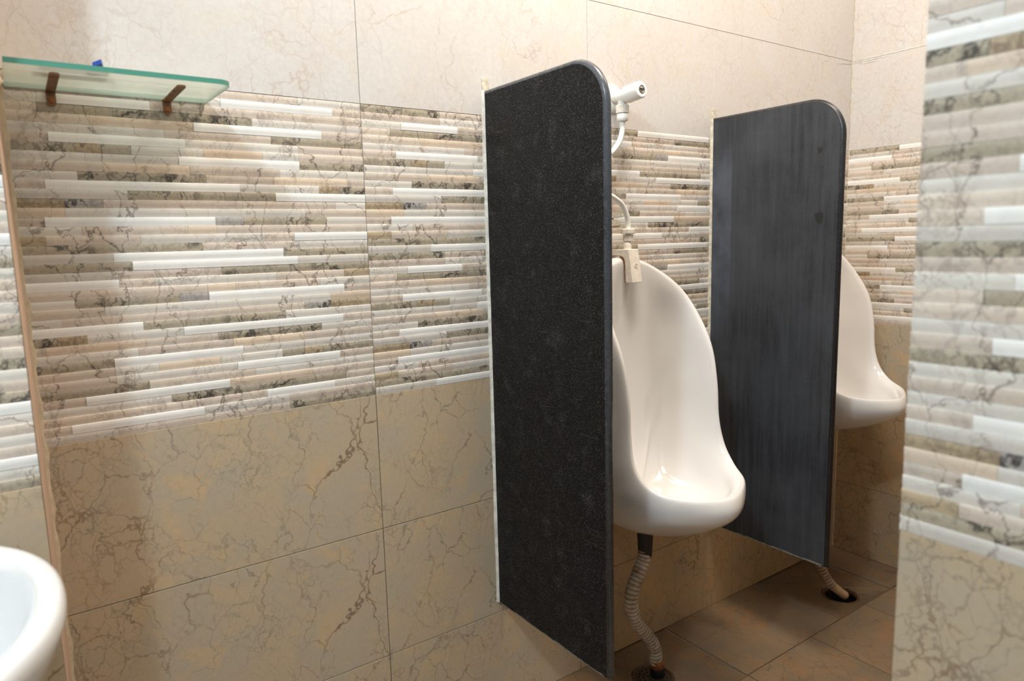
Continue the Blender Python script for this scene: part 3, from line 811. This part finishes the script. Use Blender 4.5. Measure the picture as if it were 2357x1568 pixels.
r2 = empty('drain_hose', (2.09, -.12, dz - .36), 'short pale drain hose below the corner urinal, slanting into the far floor drain', 'hose')
b1 = Vector((2.09, -.12, dz - .36))
mb = MB(); lathe(mb, (0, 0, .03), (0, 0, -1), [(0, .024), (.02, .0235), (.05, .0175), (.09, .0165), (.09, 0)], 24); mb.build('rubber_coupling', M['black'], r2)
pth = [(2.09, -.12, dz - .41), (2.085, -.12, dz - .48), (2.065, -.13, dz - .55), (2.04, -.15, dz - .62), (2.03, -.17, dz - .69), (2.037, -.185, dz - .745), (2.060, -.20, dz - .800), (2.075, -.208, dz - .822)]
mb = MB(); tube(mb, [p - b1 for p in fine(pth, 40)], lambda s: corr(s, .0145), 22, htint((206, 180, 150), (70, 44, 24))); mb.build('corrugated_tube', M['hose'], r2)
mb = MB(); tube(mb, [p - b1 for p in catmull([(2.070, -.206, dz - .815), (2.10, -.214, dz - .843), (2.133, -.222, dz - .870)], 6)], .0140, 20); mb.build('smooth_end', simple('grubby_cream_plastic', (214, 182, 140), .5, noise_amt=.25, nscale=50), r2)
mb = MB(); tube(mb, [p - b1 for p in catmull([(2.055, -.18, dz - .60), (2.062, -.19, dz - .72), (2.068, -.195, dz - .80), (2.085, -.20, dz - .868)], 8)], .0035, 10); mb.build('thin_cable_tie', M['black'], r2)

# floor drains
def grate(x, y, z, label, hole):
    root = empty('floor_drain', (x, y, z), label, 'drain', None)
    mb = MB(); lathe(mb, (0, 0, 0), (0, 0, 1), [(-.012, .050), (.0006, .050), (.0018, .053), (.0012, .057), (-.006, .0575)], 48)
    mb.build('drain_ring', M['drain_ring'], root)
    if not hole:
        mb = MB(); n = 96; R = .050
        # perforated plate: plate disc + dark recessed dots as small pits
        c_ = mb.vert((0, 0, -.0012)); rg = [mb.vert((R * math.cos(2*math.pi*k/n), R * math.sin(2*math.pi*k/n), -.0012)) for k in range(n)]
        for k in range(n): mb.face([c_, rg[k], rg[(k+1) % n]], 0)
        for (rr, nn, ph) in ((0, 1, 0), (.013, 6, .2), (.026, 12, .4), (.038, 16, .1)):
            for k in range(nn):
                a = 2 * math.pi * k / nn + ph; hx, hy = rr * math.cos(a), rr * math.sin(a)
                ids = [mb.vert((hx + .0032 * math.cos(t), hy + .0032 * math.sin(t), -.0010)) for t in [2*math.pi*q/12 for q in range(12)]]
                mb.face(ids, 1)
        mb.build('perforated_plate', [M['drain_plate'], M['dark']], root)
    return root
M['drain_ring'] = simple('grimy_drain_metal', (104, 76, 52), .5, metal=.3, noise_amt=.6, nscale=60)
M['drain_plate'] = simple('grimy_perforated_steel', (96, 82, 68), .45, metal=.4, noise_amt=.5, nscale=50)
grate(1.318, -.135, -.012, 'grimy perforated round floor drain below the near urinal', False)
grate(2.135, -.205, -.014, 'open round floor drain in the far corner with a pale hose end in it', True)

# ------------------------------------------------------------------ glass shelf
SZ = FZ + .574
sh = empty('glass_shelf', (.17, 0, SZ), 'frosted green-edged glass shelf on two rusty brackets above the strip tiles', 'shelf')
def shelf():
    mb = MB(); t = .0075; x0, x1, d = -.146, .150, .172; R = .022; n = 8
    out = [(x0, -.004), (x0, -d)]
    for k in range(n + 1):
        a = -math.pi/2 + k / n * math.pi / 2
        out.append((x1 - R + R * math.cos(a), -d + R + R * math.sin(a)))
    out.append((x1 - .004, -.004))
    lo = [mb.vert((x, y, 0)) for x, y in out]; up = [mb.vert((x, y, t)) for x, y in out]
    mb.face(lo[::-1], 0); mb.face(up, 0); L = len(out)
    for i in range(L): mb.face([lo[i], lo[(i+1) % L], up[(i+1) % L], up[i]], 1)
    return mb.build('glass_panel', [M['glass'], M['glass_edge']], sh)
shelf()
for bx in (.0835, .2515):
    b_ = MB(); w = .0065; x = bx - .17
    # horizontal arm with rounded end, then the leg down the wall
    t = .0028; arm = [(-w, -.004), (w, -.004), (w, -.136)] + [(w * math.cos(a), -.136 - w * math.sin(a)) for a in [math.pi * k / 8 for k in range(1, 8)]] + [(-w, -.136)]
    lo = [b_.vert((x + p, y, -t - .0006)) for p, y in arm]; up = [b_.vert((x + p, y, -.0006)) for p, y in arm]; n = len(arm)
    b_.face(lo); b_.face(up[::-1]); [b_.face([lo[i], up[i], up[(i+1) % n], lo[(i+1) % n]]) for i in range(n)]
    leg = [(-w, 0), (w, 0), (w, -.019)] + [(w * math.cos(a), -.019 - w * math.sin(a)) for a in [math.pi * k / 8 for k in range(1, 8)]] + [(-w, -.019)]
    lo = [b_.vert((x + p, -.0042, z)) for p, z in leg]; up = [b_.vert((x + p, -.0075, z)) for p, z in leg]; n = len(leg)
    b_.face(lo); b_.face(up[::-1]); [b_.face([lo[i], up[i], up[(i+1) % n], lo[(i+1) % n]]) for i in range(n)]
    bo = b_.build('bracket', M['bracket'], sh)
    s_ = MB(); lathe(s_, (x, -.0073, -.017), (0, -1, 0), [(0, .0042), (.0012, .0038), (.0018, .002), (.0018, 0)], 18); s_.build('screw', M['rust'], bo)
# thing on the shelf
pk = empty('razor', (.112, -.128, SZ + .0080), 'small dark plastic stick with a blue tip lying on the glass shelf', 'toiletry')
mb = MB(); mb.box((-.046, -.006, 0), (.044, .024, .0065)); mb.build('dark_body', M['greyplastic'], pk, bevel=.003)
mb = MB(); c = [(.018, -.034, .006), (.030, -.030, .013), (.034, -.012, .010), (.020, -.010, .008)]
ids = [mb.vert(p) for p in c] + [mb.vert((p[0], p[1], p[2] - .006)) for p in c]
for q in [(0, 1, 2, 3), (7, 6, 5, 4), (0, 4, 5, 1), (1, 5, 6, 2), (2, 6, 7, 3), (3, 7, 4, 0)]: mb.face([ids[i] for i in q])
tag(mb.build('blue_tip', M['blue'], pk), 'blue plastic tip')

# ------------------------------------------------------------------ wash basin
def basin():
    root = empty('wash_basin', (-.225, -.50, .82), 'white porcelain wash basin at lower left, nearest the camera', 'basin')
    prof = [  # (inset from outer rim in x/y, z) outer under side -> rim -> bowl
        (.150, -.21), (.120, -.195), (.075, -.15), (.038, -.09), (.014, -.045), (.002, -.018), (.000, -.004), (.005, .006), (.016, .0085), (.027, .004),
        (.034, -.008), (.042, -.03), (.058, -.07), (.085, -.11), (.13, -.135), (.18, -.142), (.205, -.143)]
    pr = catmull([(a, b, 0) for a, b in prof], 4)
    rows = []; seg = 96
    ax, ay = .243, .255; e = 2.15
    for q in pr:
        ins, z = q.x, q.y; row = []
        for k in range(seg):
            a = 2 * math.pi * k / seg; cx_, sy_ = math.cos(a), math.sin(a)
            s = (abs(cx_) ** e + abs(sy_) ** e) ** (-1 / e)
            dx = max(ax - ins, .002); dy = max(ay - ins, .002)
            # back deck is wider on the wall side
            back = max(0, sy_) ** 2 * (.055 if ins > .03 else 0)
            row.append((dx * cx_ * s, max(dy - back, .002) * sy_ * s, z))
        rows.append(row)
    mb = MB(); ids = mb.grid(rows, closed_u=True); mb.face(ids[-1]); mb.face(ids[0][::-1])
    mb.build('bowl', M['basin'], root)
    mb = MB(); lathe(mb, (0, 0, -.146), (0, 0, 1), [(0, .02), (.005, .02), (.006, .017), (.004, .0)], 24); mb.build('waste_fitting', M['screwmetal'], root)
    mb = MB(); mb.box((-.15, .16, -.14), (.15, .276, -.012)); mb.build('wall_block', M['basin'], root, bevel=.02)
    mb = MB(); lathe(mb, (0, 0, -.21), (0, 0, -1), [(0, 0), (0, .11), (.04, .095), (.2, .075), (.5, .085), (.61, .11), (.61, 0)], 40); mb.build('pedestal', M['basin'], root)
basin()
